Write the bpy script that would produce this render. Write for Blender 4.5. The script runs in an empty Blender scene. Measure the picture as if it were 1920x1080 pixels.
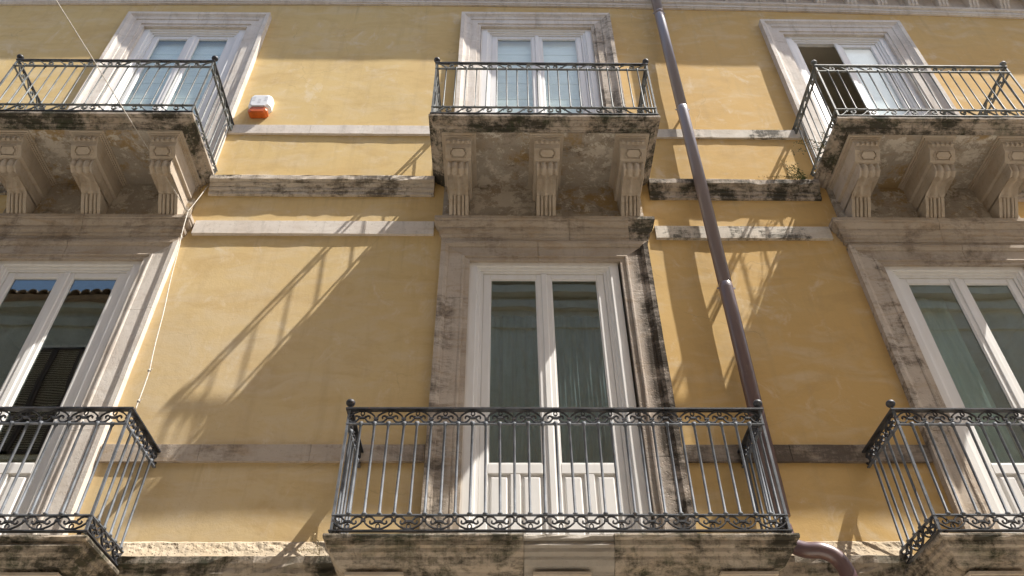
import bpy, bmesh, math, random
from mathutils import Vector, Matrix
random.seed(7)
C = bpy.context.scene.collection
S = bpy.context.scene
R = math.radians

# ------------------------------------------------------------------ camera, light, exposure
cam_d = bpy.data.cameras.new('camera'); cam = bpy.data.objects.new('camera', cam_d); C.objects.link(cam)
S.camera = cam
cam_d.sensor_width = 36.0; cam_d.lens = 1480.7 / 1920 * 36.0; cam_d.clip_start = 0.05; cam_d.clip_end = 500
P, YW, RL = R(41.928), R(1.027), R(-0.494)
f = Vector((math.sin(YW)*math.cos(P), math.cos(YW)*math.cos(P), math.sin(P)))
rt0 = Vector((math.cos(YW), -math.sin(YW), 0)); up0 = rt0.cross(f)
rt = rt0*math.cos(RL) + up0*math.sin(RL); up = -rt0*math.sin(RL) + up0*math.cos(RL)
cam.matrix_world = Matrix(((rt.x, up.x, -f.x, 0), (rt.y, up.y, -f.y, -7.0), (rt.z, up.z, -f.z, 0), (0, 0, 0, 1)))

SUN = Vector((2.38, -1.0, 4.45)).normalized()
elev = math.asin(SUN.z); azim = math.atan2(SUN.x, SUN.y)
w = bpy.data.worlds.new('World'); S.world = w; w.use_nodes = True
nt = w.node_tree; nt.nodes.clear()
sky = nt.nodes.new('ShaderNodeTexSky'); sky.sky_type = 'NISHITA'; sky.sun_disc = False
sky.sun_elevation = elev; sky.sun_rotation = azim; sky.air_density = 1.0; sky.dust_density = 2.5; sky.ozone_density = 0.6
bg = nt.nodes.new('ShaderNodeBackground'); bg.inputs[1].default_value = 0.12
wo = nt.nodes.new('ShaderNodeOutputWorld')
nt.links.new(sky.outputs[0], bg.inputs[0]); nt.links.new(bg.outputs[0], wo.inputs[0])
sl = bpy.data.lights.new('sun', 'SUN'); sl.energy = 5.0; sl.angle = R(0.5); sl.color = (1.0, 0.955, 0.88)
so = bpy.data.objects.new('sun', sl); C.objects.link(so); so.location = (10, -10, 30)
so.rotation_euler = (-SUN).to_track_quat('-Z', 'Y').to_euler()
S.view_settings.view_transform = 'Standard'; S.view_settings.look = 'None'
S.view_settings.exposure = 0.95; S.view_settings.gamma = 1.0; S.view_settings.use_curve_mapping = False
S.render.engine = 'CYCLES'
S.cycles.max_bounces = 8; S.cycles.diffuse_bounces = 5

# ------------------------------------------------------------------ node helpers and materials
def mat(name):
    m = bpy.data.materials.new(name); m.use_nodes = True
    n = m.node_tree; b = n.nodes['Principled BSDF']
    return m, n, b
def node(n, t, **k):
    o = n.nodes.new(t)
    for a, v in k.items(): setattr(o, a, v)
    return o
def coords(n, sc=(1, 1, 1), loc=(0, 0, 0), kind='geo'):
    if kind == 'geo': g = node(n, 'ShaderNodeNewGeometry').outputs['Position']
    else: g = node(n, 'ShaderNodeTexCoord').outputs['Object']
    mp = node(n, 'ShaderNodeMapping'); mp.inputs['Scale'].default_value = sc; mp.inputs['Location'].default_value = loc
    n.links.new(g, mp.inputs[0]); return mp.outputs[0]
def noise(n, vec, scale, detail=6, rough=0.55, dist=0.0):
    o = node(n, 'ShaderNodeTexNoise'); n.links.new(vec, o.inputs['Vector'])
    o.inputs['Scale'].default_value = scale; o.inputs['Detail'].default_value = detail
    o.inputs['Roughness'].default_value = rough; o.inputs['Distortion'].default_value = dist
    return o.outputs['Fac']
def ramp(n, fac, lo, hi, a=0.0, b=1.0):
    o = node(n, 'ShaderNodeMapRange'); n.links.new(fac, o.inputs[0]); o.clamp = True
    o.inputs[1].default_value = lo; o.inputs[2].default_value = hi; o.inputs[3].default_value = a; o.inputs[4].default_value = b
    return o.outputs[0]
def mul(n, a, b, op='MULTIPLY'):
    o = node(n, 'ShaderNodeMath', operation=op); o.use_clamp = (op != 'SUBTRACT')
    for i, v in enumerate((a, b)):
        if isinstance(v, (int, float)): o.inputs[i].default_value = v
        else: n.links.new(v, o.inputs[i])
    return o.outputs[0]
def mix(n, fac, a, b):
    o = node(n, 'ShaderNodeMix', data_type='RGBA')
    if isinstance(fac, (int, float)): o.inputs[0].default_value = fac
    else: n.links.new(fac, o.inputs[0])
    for i, v in ((6, a), (7, b)):
        if isinstance(v, tuple): o.inputs[i].default_value = (*v, 1)
        else: n.links.new(v, o.inputs[i])
    return o.outputs[2]
def bump(n, b, h, strength, dist=0.01):
    o = node(n, 'ShaderNodeBump'); o.inputs['Strength'].default_value = strength; o.inputs['Distance'].default_value = dist
    n.links.new(h, o.inputs['Height']); n.links.new(o.outputs[0], b.inputs['Normal'])
    return o
def sepx(n):
    g = node(n, 'ShaderNodeNewGeometry'); s = node(n, 'ShaderNodeSeparateXYZ'); n.links.new(g.outputs['Position'], s.inputs[0]); return s.outputs

def plaster_mat():
    m, n, b = mat('ochre_plaster')
    v = coords(n); vs = coords(n, (1, 1, 2.2)); vd = coords(n, (3.0, 3.0, 0.35))
    xyz = sepx(n)
    big = noise(n, v, 0.55, 4, 0.5, 0.6); med = noise(n, vs, 1.6, 7, 0.6, 0.8); fine = noise(n, vs, 7, 8, 0.65, 0.4)
    xr = ramp(n, xyz[0], -2.0, 3.4)
    xr = mul(n, xr, ramp(n, big, 0.3, 0.7, -0.25, 0.25), 'ADD')
    pale = (0.64, 0.475, 0.225); orange = (0.61, 0.405, 0.165)
    c = mix(n, xr, pale, orange)
    # washed lower storey on the left
    wash = mul(n, ramp(n, xyz[2], 8.2, 5.2), ramp(n, xyz[0], 0.2, -2.8)); wash = mul(n, wash, ramp(n, med, 0.25, 0.7, 0.4, 1.0))
    c = mix(n, mul(n, wash, 0.75), c, (0.60, 0.485, 0.325))
    c = mix(n, ramp(n, med, 0.48, 0.72, 0, 0.5), c, (0.66, 0.55, 0.38))
    c = mix(n, ramp(n, noise(n, vs, 1.3, 8, 0.68, 0.8), 0.50, 0.70, 0, 0.5), c, (0.50, 0.33, 0.14))
    pt = noise(n, coords(n, (1.3, 1, 0.9), (3, 7, 1)), 2.0, 9, 0.72, 0.7)
    c = mix(n, ramp(n, pt, 0.57, 0.68, 0, 0.5), c, (0.72, 0.62, 0.46))
    c = mix(n, ramp(n, fine, 0.55, 0.8, 0, 0.35), c, (0.46, 0.32, 0.16))
    c = mix(n, mul(n, ramp(n, noise(n, vd, 2.2, 5, 0.6), 0.52, 0.72), 0.28), c, (0.44, 0.31, 0.16))
    # hairline cracks, only here and there
    vo = node(n, 'ShaderNodeTexVoronoi', feature='DISTANCE_TO_EDGE'); vo.inputs['Scale'].default_value = 0.9
    wv = node(n, 'ShaderNodeMix', data_type='VECTOR'); wv.inputs[0].default_value = 0.18
    nn_ = node(n, 'ShaderNodeTexNoise'); nn_.inputs['Scale'].default_value = 3.5; nn_.inputs['Detail'].default_value = 6; n.links.new(v, nn_.inputs['Vector'])
    n.links.new(v, wv.inputs[4]); n.links.new(nn_.outputs['Color'], wv.inputs[5]); n.links.new(wv.outputs[1], vo.inputs['Vector'])
    ck = mul(n, ramp(n, vo.outputs['Distance'], 0.0035, 0.001), ramp(n, noise(n, v, 0.9, 3), 0.52, 0.60)); c = mix(n, mul(n, ck, 0.3), c, (0.25, 0.18, 0.10))
    # old drip marks under the stone bands
    for zb_, dp_ in ((9.2, 0.5), (7.9, 0.35), (7.14, 0.9), (3.94, 0.5), (12.88, 0.8)):
        zz = mul(n, ramp(n, xyz[2], zb_-dp_, zb_), ramp(n, xyz[2], zb_+0.01, zb_))
        st_ = ramp(n, noise(n, coords(n, (5.5, 1, 0.22), (zb_, 0, 0)), 1.5, 6, 0.65), 0.55, 0.72)
        c = mix(n, mul(n, mul(n, zz, st_), 0.5), c, (0.38, 0.27, 0.14))
    sp = noise(n, v, 60, 3, 0.6)
    c = mix(n, ramp(n, sp, 0.66, 0.74, 0, 0.4), c, (0.30, 0.22, 0.13))
    n.links.new(c, b.inputs['Base Color']); b.inputs['Roughness'].default_value = 0.92
    b.inputs['Specular IOR Level'].default_value = 0.15
    h = mul(n, mul(n, noise(n, v, 3, 6, 0.6), 0.7), mul(n, noise(n, v, 45, 5, 0.7), 0.22), 'ADD')
    bump(n, b, h, 0.33, 0.02)
    return m

def stone_mat(name, base, base2, dark=0.0, lo=0.52, hi=0.62, darkc=(0.045, 0.042, 0.032), warm=0.4, relief=0.6, bands=None, moss=0.0, seed=0.0, pits=0.3, xb=None, patch=0.0):
    """weathered limestone; dark = strength of black crust"""
    m, n, b = mat(name)
    L = (seed, seed*2.3, seed*1.7)
    v = coords(n, (1, 1, 1), L); vh = coords(n, (0.8, 1.5, 3.0), L); vv = coords(n, (3.2, 2.0, 0.55), L)
    c = mix(n, ramp(n, noise(n, v, 1.8, 6, 0.6, 0.7), 0.35, 0.68), base, base2)
    c = mix(n, ramp(n, noise(n, vh, 2.6, 8, 0.65, 1.0), 0.50, 0.72, 0, warm), c, (0.36, 0.25, 0.14))
    c = mix(n, ramp(n, noise(n, vv, 2.4, 7, 0.65, 0.6), 0.52, 0.75, 0, 0.45), c, (0.27, 0.235, 0.19))
    c = mix(n, ramp(n, noise(n, v, 24, 6, 0.7), 0.56, 0.72, 0, 0.4), c, (0.24, 0.20, 0.155))
    if dark > 0:
        big = noise(n, coords(n, (1.1, 1.6, 1.5), (seed+5, 2, 9)), 1.3, 9, 0.68, 0.5)
        det = noise(n, vh, 9, 8, 0.75, 0.5)
        det2 = noise(n, vv, 5, 8, 0.8, 0.8)
        k = mul(n, mul(n, mul(n, big, 0.55), mul(n, det, 0.25), 'ADD'), mul(n, det2, 0.20), 'ADD')
        k = ramp(n, k, lo, hi+0.02, 0, dark)
        if bands:
            z = sepx(n)[2]
            acc = None
            for (z0, z1, s) in bands:
                a = ramp(n, z, z0, z0+0.06); d = ramp(n, z, z1, z1-0.06)
                q = mul(n, mul(n, a, d), s); acc = q if acc is None else mul(n, acc, q, 'ADD')
            k = mul(n, k, acc)
        if xb:
            xx = sepx(n)[0]; acc = None
            for (xa, xb_, s_) in xb:
                q = mul(n, mul(n, ramp(n, xx, xa, xa+0.07), ramp(n, xx, xb_, xb_-0.07)), s_); acc = q if acc is None else mul(n, acc, q, 'ADD')
            k = mul(n, k, acc)
        c = mix(n, k, c, darkc)
    if patch > 0:      # lime bloom and bare ochre undercoat
        c = mix(n, ramp(n, noise(n, v, 2.4, 9, 0.75, 0.25), 0.52, 0.57, 0, patch), c, (0.58, 0.53, 0.46))
        c = mix(n, ramp(n, noise(n, coords(n, (1, 1, 1), (seed+9, 4, 1)), 1.9, 9, 0.75, 0.25), 0.54, 0.60, 0, patch), c, (0.33, 0.23, 0.11))
        c = mix(n, ramp(n, noise(n, coords(n, (1, 1, 1), (seed+3, 7, 2)), 6.5, 9, 0.8, 0.4), 0.55, 0.60, 0, patch*0.8), c, (0.66, 0.62, 0.55))
    if moss > 0:
        k = ramp(n, noise(n, v, 3.2, 8, 0.75, 0.8), 0.50, 0.60, 0, moss)
        c = mix(n, k, c, (0.035, 0.055, 0.025))
    n.links.new(c, b.inputs['Base Color']); b.inputs['Roughness'].default_value = 0.9
    b.inputs['Specular IOR Level'].default_value = 0.15
    vo = node(n, 'ShaderNodeTexVoronoi'); n.links.new(v, vo.inputs['Vector']); vo.inputs['Scale'].default_value = 38
    pit = ramp(n, vo.outputs['Distance'], 0.05, 0.35, 0, pits)
    h = mul(n, mul(n, noise(n, v, 16, 8, 0.7), 0.7), pit, 'ADD')
    bump(n, b, h, relief, 0.012)
    return m

M = {}
M['plaster'] = plaster_mat()
M['trim'] = stone_mat('pale_limestone', (0.64, 0.575, 0.51), (0.72, 0.67, 0.61), 0.25, 0.56, 0.66, warm=0.25, relief=0.35, seed=1)
M['band'] = stone_mat('band_limestone', (0.60, 0.54, 0.46), (0.70, 0.65, 0.57), 0.85, 0.49, 0.53, warm=0.3, relief=0.4, seed=3)
M['band_dark'] = stone_mat('grey_band_limestone', (0.33, 0.27, 0.21), (0.40, 0.34, 0.28), 0.85, 0.44, 0.54, darkc=(0.08, 0.062, 0.048), warm=0.4, seed=4)
M['crust_light'] = stone_mat('streaked_limestone', (0.52, 0.45, 0.37), (0.60, 0.54, 0.46), 0.85, 0.49, 0.54, darkc=(0.08, 0.065, 0.045), warm=0.4, seed=5)
M['crust'] = stone_mat('black_crusted_limestone', (0.46, 0.39, 0.32), (0.52, 0.46, 0.39), 0.93, 0.462, 0.525, warm=0.4, seed=6, moss=0.2)
M['arch'] = stone_mat('surround_limestone', (0.50, 0.42, 0.34), (0.58, 0.51, 0.43), 0.8, 0.50, 0.56, darkc=(0.09, 0.07, 0.05), warm=0.5, relief=0.5, seed=8)
M['arch_left'] = stone_mat('streaked_surround_limestone', (0.50, 0.42, 0.34), (0.58, 0.51, 0.43), 0.88, 0.45, 0.55, darkc=(0.075, 0.06, 0.045), warm=0.6, relief=0.6, seed=9, xb=[(-0.95, -0.50, 1.0), (-0.53, -0.30, 0.45)], bands=[(2.8, 6.15, 1.0)])
M['arch_worn'] = stone_mat('blackened_surround_limestone', (0.42, 0.35, 0.29), (0.52, 0.46, 0.40), 0.96, 0.40, 0.50, darkc=(0.05, 0.04, 0.03), warm=0.5, relief=0.9, seed=11, pits=0.5, xb=[(1.57, 1.95, 1.0), (1.40, 1.57, 0.35)])
M['hood'] = stone_mat('hood_limestone', (0.42, 0.35, 0.28), (0.50, 0.43, 0.36), 0.6, 0.51, 0.58, darkc=(0.10, 0.075, 0.055), warm=0.6, relief=0.45, seed=13)
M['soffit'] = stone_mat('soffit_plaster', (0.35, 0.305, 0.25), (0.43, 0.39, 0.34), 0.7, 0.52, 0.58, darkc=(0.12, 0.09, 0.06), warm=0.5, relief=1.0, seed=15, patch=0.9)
M['slab'] = stone_mat('slab_edge_limestone', (0.40, 0.34, 0.28), (0.48, 0.42, 0.36), 0.95, 0.455, 0.51, warm=0.4, seed=18, moss=0.4)
M['slab_low'] = stone_mat('lower_slab_limestone', (0.35, 0.295, 0.235), (0.43, 0.375, 0.31), 0.92, 0.468, 0.535, darkc=(0.030, 0.028, 0.020), warm=0.4, seed=23, moss=0.3)
M['cement'] = stone_mat('grey_cement_patch', (0.30, 0.27, 0.235), (0.37, 0.34, 0.30), 0.3, 0.58, 0.68, warm=0.15, relief=0.8, seed=25)
M['corbel'] = stone_mat('corbel_limestone', (0.47, 0.40, 0.32), (0.53, 0.46, 0.38), 0.35, 0.56, 0.68, darkc=(0.14, 0.11, 0.08), warm=0.45, relief=0.6, seed=28)
M['rubble'] = stone_mat('broken_limestone', (0.42, 0.34, 0.24), (0.52, 0.44, 0.33), 0.5, 0.52, 0.62, warm=0.5, relief=1.4, seed=31, pits=0.8)

def paint_mat():
    m, n, b = mat('white_door_paint')
    v = coords(n); c = mix(n, ramp(n, noise(n, coords(n, (4, 4, 0.8)), 3, 6, 0.6), 0.45, 0.75, 0, 0.5), (0.80, 0.785, 0.76), (0.70, 0.67, 0.62))
    c = mix(n, ramp(n, noise(n, v, 40, 4), 0.68, 0.78, 0, 0.4), c, (0.45, 0.40, 0.34))
    n.links.new(c, b.inputs['Base Color']); b.inputs['Roughness'].default_value = 0.42
    bump(n, b, noise(n, coords(n, (30, 30, 2)), 2, 3), 0.15, 0.003); return m
M['paint'] = paint_mat()
def iron_mat(name, a, c2, rust, rough=0.5):
    m, n, b = mat(name)
    v = coords(n)
    c = mix(n, ramp(n, noise(n, v, 9, 6, 0.6), 0.4, 0.65), a, c2)
    c = mix(n, ramp(n, noise(n, v, 30, 6, 0.7), 0.58, 0.68, 0, rust), c, (0.16, 0.08, 0.045))
    n.links.new(c, b.inputs['Base Color']); b.inputs['Roughness'].default_value = rough; b.inputs['Metallic'].default_value = 0.0; b.inputs['Specular IOR Level'].default_value = 0.35
    bump(n, b, noise(n, v, 120, 4), 0.5, 0.003); return m
M['iron'] = iron_mat('grey_painted_iron', (0.095, 0.105, 0.12), (0.17, 0.185, 0.21), 0.5, 0.62)
M['iron_dark'] = iron_mat('dark_painted_iron', (0.025, 0.027, 0.032), (0.065, 0.068, 0.078), 0.45, 0.5)
M['iron_green'] = iron_mat('weathered_painted_iron', (0.10, 0.11, 0.11), (0.20, 0.21, 0.205), 0.6, 0.6)
def pipe_mat():
    m, n, b = mat('maroon_pipe_paint')
    v = coords(n, (1, 1, 0.3)); c = mix(n, ramp(n, noise(n, v, 4, 6), 0.35, 0.7), (0.085, 0.040, 0.045), (0.13, 0.07, 0.078))
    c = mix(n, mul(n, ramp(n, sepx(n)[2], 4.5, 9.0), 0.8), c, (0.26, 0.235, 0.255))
    c = mix(n, ramp(n, noise(n, v, 22, 6, 0.7), 0.6, 0.72, 0, 0.5), c, (0.25, 0.2, 0.19))
    n.links.new(c, b.inputs['Base Color']); b.inputs['Roughness'].default_value = 0.38; b.inputs['Specular IOR Level'].default_value = 0.9; b.inputs['Coat Weight'].default_value = 0.6; b.inputs['Coat Roughness'].default_value = 0.22
    return m
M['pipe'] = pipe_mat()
def plain(name, col, rough=0.6, vary=0.12, scale=8, stretch=(1, 1, 1)):
    m, n, b = mat(name)
    c2 = tuple(x*(1-vary*2) for x in col)
    c = mix(n, ramp(n, noise(n, coords(n, stretch), scale, 6, 0.6), 0.35, 0.7), col, c2)
    n.links.new(c, b.inputs['Base Color']); b.inputs['Roughness'].default_value = rough
    return m
M['blind'] = plain('white_blind_fabric', (0.92, 0.95, 0.92), 0.8, 0.05, 3, (1, 1, 6))
M['panel_white'] = plain('white_inner_panel', (0.88, 0.88, 0.88), 0.6, 0.04)
M['curtain'] = plain('teal_sheer_curtain', (0.22, 0.27, 0.30), 0.9, 0.25, 5, (3, 1, 0.2))
M['curtain_reflection'] = plain('reflection_tone_curtain', (0.58, 0.66, 0.62), 0.9, 0.15, 5, (3, 1, 0.2))  # grey green reflection of the lower right panes put into the cloth colour
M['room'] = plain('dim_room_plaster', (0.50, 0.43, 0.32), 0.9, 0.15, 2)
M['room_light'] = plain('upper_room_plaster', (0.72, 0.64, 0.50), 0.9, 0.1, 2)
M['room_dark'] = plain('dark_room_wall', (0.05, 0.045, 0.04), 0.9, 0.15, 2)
M['plastic'] = plain('white_alarm_plastic', (0.78, 0.79, 0.80), 0.4, 0.05, 12)
M['plastic_grey'] = plain('grey_alarm_print', (0.58, 0.59, 0.61), 0.5, 0.02, 12)
M['orange'] = plain('orange_alarm_lens', (0.62, 0.13, 0.02), 0.25, 0.15, 14)
M['rope'] = plain('off_white_cable', (0.62, 0.57, 0.50), 0.7, 0.2, 40)
M['black'] = plain('dark_hole', (0.01, 0.01, 0.01), 0.9, 0.1)
M['leaf'] = plain('weed_leaf_green', (0.10, 0.13, 0.045), 0.7, 0.3, 20)
M['straw'] = plain('dry_weed_straw', (0.42, 0.34, 0.18), 0.8, 0.2, 20)
M['street'] = plain('stone_paving', (0.45, 0.42, 0.37), 0.85, 0.2, 1.5)
M['opp'] = stone_mat('opposite_plaster', (0.66, 0.60, 0.49), (0.74, 0.69, 0.60), 0.4, 0.52, 0.66, darkc=(0.20, 0.19, 0.15), warm=0.3, seed=40)
M['opp2'] = stone_mat('opposite_grey_plaster', (0.44, 0.41, 0.34), (0.54, 0.51, 0.43), 0.5, 0.5, 0.66, darkc=(0.16, 0.17, 0.13), warm=0.2, seed=44)
M['tile'] = plain('clay_roof_tile', (0.36, 0.24, 0.16), 0.85, 0.3, 6)
M['louvre'] = plain('brown_shutter_paint', (0.10, 0.065, 0.045), 0.6, 0.2, 10)

def glass_mat(name, tint, k=2.0):
    m, n, b = mat(name); n.nodes.remove(b)
    out = [x for x in n.nodes if x.type == 'OUTPUT_MATERIAL'][0]
    tr = node(n, 'ShaderNodeBsdfTransparent'); tr.inputs[0].default_value = (*tint, 1)
    gl = node(n, 'ShaderNodeBsdfGlossy'); gl.inputs['Roughness'].default_value = 0.0; gl.inputs[0].default_value = (0.93, 0.97, 0.96, 1)
    lw = node(n, 'ShaderNodeLayerWeight'); lw.inputs[0].default_value = 0.5
    fr = mul(n, mul(n, lw.outputs['Facing'], 4.2, 'POWER'), 0.045, 'ADD')
    bp = node(n, 'ShaderNodeBump'); bp.inputs['Strength'].default_value = 0.12; bp.inputs['Distance'].default_value = 0.02
    n.links.new(noise(n, coords(n), 1.1, 2, 0.4), bp.inputs['Height']); n.links.new(bp.outputs[0], gl.inputs['Normal'])
    mx = node(n, 'ShaderNodeMixShader'); n.links.new(mul(n, fr, k), mx.inputs[0])
    n.links.new(tr.outputs[0], mx.inputs[1]); n.links.new(gl.outputs[0], mx.inputs[2]); n.links.new(mx.outputs[0], out.inputs[0])
    return m
M['glass'] = glass_mat('window_glass', (0.78, 0.88, 0.86), 2.8)
M['glass_clear'] = glass_mat('clear_window_glass', (0.95, 0.985, 0.98), 1.0)

# ------------------------------------------------------------------ mesh helpers  (x, off, z): off = distance in front of the wall
def V(x, o, z): return Vector((x, -o, z))
def new_obj(name, verts, faces, m, parent=None, smooth=False, loc=None):
    me = bpy.data.meshes.new(name); me.from_pydata([tuple(v) for v in verts], [], faces)
    bm = bmesh.new(); bm.from_mesh(me); bmesh.ops.recalc_face_normals(bm, faces=bm.faces[:]); bm.to_mesh(me); bm.free()
    me.materials.append(M[m] if isinstance(m, str) else m)
    if smooth: me.polygons.foreach_set('use_smooth', [True]*len(me.polygons))
    o = bpy.data.objects.new(name, me); C.objects.link(o)
    if parent: o.parent = parent
    if loc: o.location = loc
    return o
def inst(src, parent, loc=(0, 0, 0), rz=0.0, sc=None):
    o = src.copy(); C.objects.link(o); o.parent = parent; o.location = loc; o.rotation_euler = (0, 0, rz)
    if sc: o.scale = sc
    return o
class MB:
    def __init__(s): s.v = []; s.f = []
    def add(s, v, f):
        k = len(s.v); s.v += [Vector(p) for p in v]; s.f += [tuple(i+k for i in q) for q in f]; return s
    def box(s, x0, x1, o0, o1, z0, z1, b=0.0):
        if b <= 0:
            v = [V(x, o, z) for x in (x0, x1) for o in (o0, o1) for z in (z0, z1)]
            return s.add(v, [(0, 1, 3, 2), (4, 6, 7, 5), (0, 4, 5, 1), (2, 3, 7, 6), (0, 2, 6, 4), (1, 5, 7, 3)])
        lo_, hi_ = min(o0, o1), max(o0, o1)      # chamfered towards the street
        a = [V(x, lo_, z) for x, z in ((x0, z0), (x1, z0), (x1, z1), (x0, z1))]
        m_ = [V(x, hi_-b, z) for x, z in ((x0, z0), (x1, z0), (x1, z1), (x0, z1))]
        t = [V(x, hi_, z) for x, z in ((x0+b, z0+b), (x1-b, z0+b), (x1-b, z1-b), (x0+b, z1-b))]
        F = [(3, 2, 1, 0), (8, 9, 10, 11)]
        for i in range(4):
            j = (i+1) % 4; F += [(i, j, 4+j, 4+i), (4+i, 4+j, 8+j, 8+i)]
        return s.add(a+m_+t, F)
    def loft(s, secs, closed=True, caps=True):
        n_ = len(secs[0]); v = [p for q in secs for p in q]; F = []
        for a in range(len(secs)-1):
            for i in range(n_ if closed else n_-1):
                j = (i+1) % n_; F.append((a*n_+i, a*n_+j, (a+1)*n_+j, (a+1)*n_+i))
        if caps: F += [tuple(range(n_))[::-1], tuple((len(secs)-1)*n_+i for i in range(n_))]
        return s.add(v, F)
    def tube(s, pts, r, n_=6, caps=True, flat=1.0, nrm=None):
        pts = [Vector(p) for p in pts]; secs = []
        rr = r if isinstance(r, (list, tuple)) else [r]*len(pts)
        for i, p in enumerate(pts):
            t = (pts[min(i+1, len(pts)-1)] - pts[max(i-1, 0)]).normalized()
            if nrm is None:
                a = t.cross(Vector((0.13, 0.31, 0.94)));
                if a.length < 0.2: a = t.cross(Vector((1, 0, 0)))
                a.normalize()
                if secs and a.dot(pa) < 0: a = -a
                pa = a
            else: a = Vector(nrm)
            b_ = t.cross(a).normalized()
            secs.append([p + a*math.cos(2*math.pi*k/n_)*rr[i]*flat + b_*math.sin(2*math.pi*k/n_)*rr[i] for k in range(n_)])
        return s.loft(secs, True, caps)
    def lathe(s, c, prof, n_=12):
        secs = [[Vector((c[0]+r*math.cos(2*math.pi*k/n_), c[1]+r*math.sin(2*math.pi*k/n_), c[2]+z)) for k in range(n_)] for r, z in prof]
        return s.loft(secs)
    def obj(s, name, m, parent=None, smooth=False, loc=None): return new_obj(name, s.v, s.f, m, parent, smooth, loc)
def empty(name, loc, label, cat, group=None):
    o = bpy.data.objects.new(name, None); C.objects.link(o); o.location = loc; o.empty_display_size = 0.2
    o['label'] = label; o['category'] = cat
    if group: o['group'] = group
    return o
def tag(o, label, cat, group=None):
    o['label'] = label; o['category'] = cat
    if group: o['group'] = group
    return o
def sub(o, parent): o.parent = parent; return o
def jit(a=0.0015): return random.uniform(-a, a)

def moulding(name, prof, x0, x1, d, m, parent, fl=0, fr=0, step=0.16, j=0.0018, chip=0.0):
    """profile (o, z) run along the wall from x0 to x1 at base projection d; fl / fr = 1 turn the profile round that end"""
    def ring(o, z, xs):
        return [V(x0 - fl*o, -0.01, z), ] + [V(x, d+o+jit(j) - (random.random()**5)*chip, z+jit(j)) for x in xs(o)] + [V(x1 + fr*o, -0.01, z)]
    n_ = max(1, int((x1-x0)/step))
    ts = [i/n_ for i in range(n_+1)]
    xs = lambda o: [x0 - fl*o + (x1+fr*o - x0 + fl*o)*t for t in ts]
    mb = MB(); secs = [ring(o, z, xs) for o, z in prof]
    mb.loft(secs, True, True)
    return mb.obj(name, m, parent)

# ------------------------------------------------------------------ dimensions read off the photograph
lower = [dict(k='L', x0=-6.14, x1=-4.36, top=6.72, ol=-6.50, orr=-4.01, hl=-6.47, hr=-4.03, bl=-7.10, br=-3.41),
         dict(k='C', x0=-0.39, x1=1.455, top=6.72, ol=-0.75, orr=1.83, hl=-0.735, hr=1.825, bl=-1.40, br=2.405),
         dict(k='R', x0=4.69, x1=6.45, top=6.68, ol=4.325, orr=6.81, hl=4.33, hr=6.80, bl=3.66, br=7.46)]
upper = [dict(k='L', x0=-5.99, x1=-4.27, top=12.12, bl=-6.505, br=-3.89),
         dict(k='C', x0=-0.36, x1=1.50, top=12.20, bl=-0.885, br=1.955),
         dict(k='R', x0=4.72, x1=6.44, top=12.03, bl=4.262, br=6.872)]
LZ0, UZ0 = 2.86, 8.30     # door sill heights

# ------------------------------------------------------------------ the building
bld = empty('yellow_building', (0, 0, -1.6), 'tall ochre plastered building with pale stone trim, balconies hung along its front', 'building')
def B(o): o.parent = bld; o.matrix_parent_inverse = Matrix.Translation((0, 0, 1.6)); return o

def wall_mesh():
    holes = [(b['x0']-0.02, b['x1']+0.02, LZ0, b['top']+0.02) for b in lower] + [(b['x0']-0.02, b['x1']+0.02, UZ0, b['top']+0.02) for b in upper]
    X = set(); Z = set()
    def fill(S_, a, b, st):
        n_ = int((b-a)/st); [S_.add(round(a+(b-a)*i/n_, 4)) for i in range(n_+1)]
    xs = sorted({-13.0, 13.0} | {h[0] for h in holes} | {h[1] for h in holes})
    for a, b in zip(xs, xs[1:]): fill(X, a, b, min(0.12, (b-a)/1.01))
    zs = sorted({-1.6, 14.2} | {h[2] for h in holes} | {h[3] for h in holes})
    for a, b in zip(zs, zs[1:]): fill(Z, a, b, min(0.12, (b-a)/1.01))
    X = sorted(X); Z = sorted(Z)
    from mathutils import noise as nz
    def disp(x, z):
        return 0.010*nz.noise(Vector((x*0.55, z*0.45, 3.1))) + 0.006*nz.noise(Vector((x*1.6, z*1.2, 8.7))) + 0.0022*nz.noise(Vector((x*5, z*5, 1.7)))
    v = [Vector((x, disp(x, z)+0.004, z)) for x in X for z in Z]; nzz = len(Z); F = []
    for i in range(len(X)-1):
        for k in range(len(Z)-1):
            cx, cz = (X[i]+X[i+1])/2, (Z[k]+Z[k+1])/2
            if any(h[0] < cx < h[1] and h[2] < cz < h[3] for h in holes): continue
            F.append((i*nzz+k, (i+1)*nzz+k, (i+1)*nzz+k+1, i*nzz+k+1))
    me = bpy.data.meshes.new('wall'); me.from_pydata([tuple(p) for p in v], [], F); me.materials.append(M['plaster'])
    me.polygons.foreach_set('use_smooth', [True]*len(F))
    o = bpy.data.objects.new('wall', me); C.objects.link(o); return B(o)
wall_mesh()
# masonry behind the plaster skin so the house is solid, and a roof
mb = MB(); mb.box(-13, 13, -9.0, -9.3, -1.6, 14.2); mb.box(-13.3, -13, 0, -9.3, -1.6, 14.2); mb.box(13, 13.3, 0, -9.3, -1.6, 14.2)
B(mb.obj('rear_wall', 'opp'))
mb = MB(); mb.box(-13.3, 13.3, 0.62, -9.3, 14.2, 14.32); B(mb.obj('roof', 'tile'))

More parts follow.
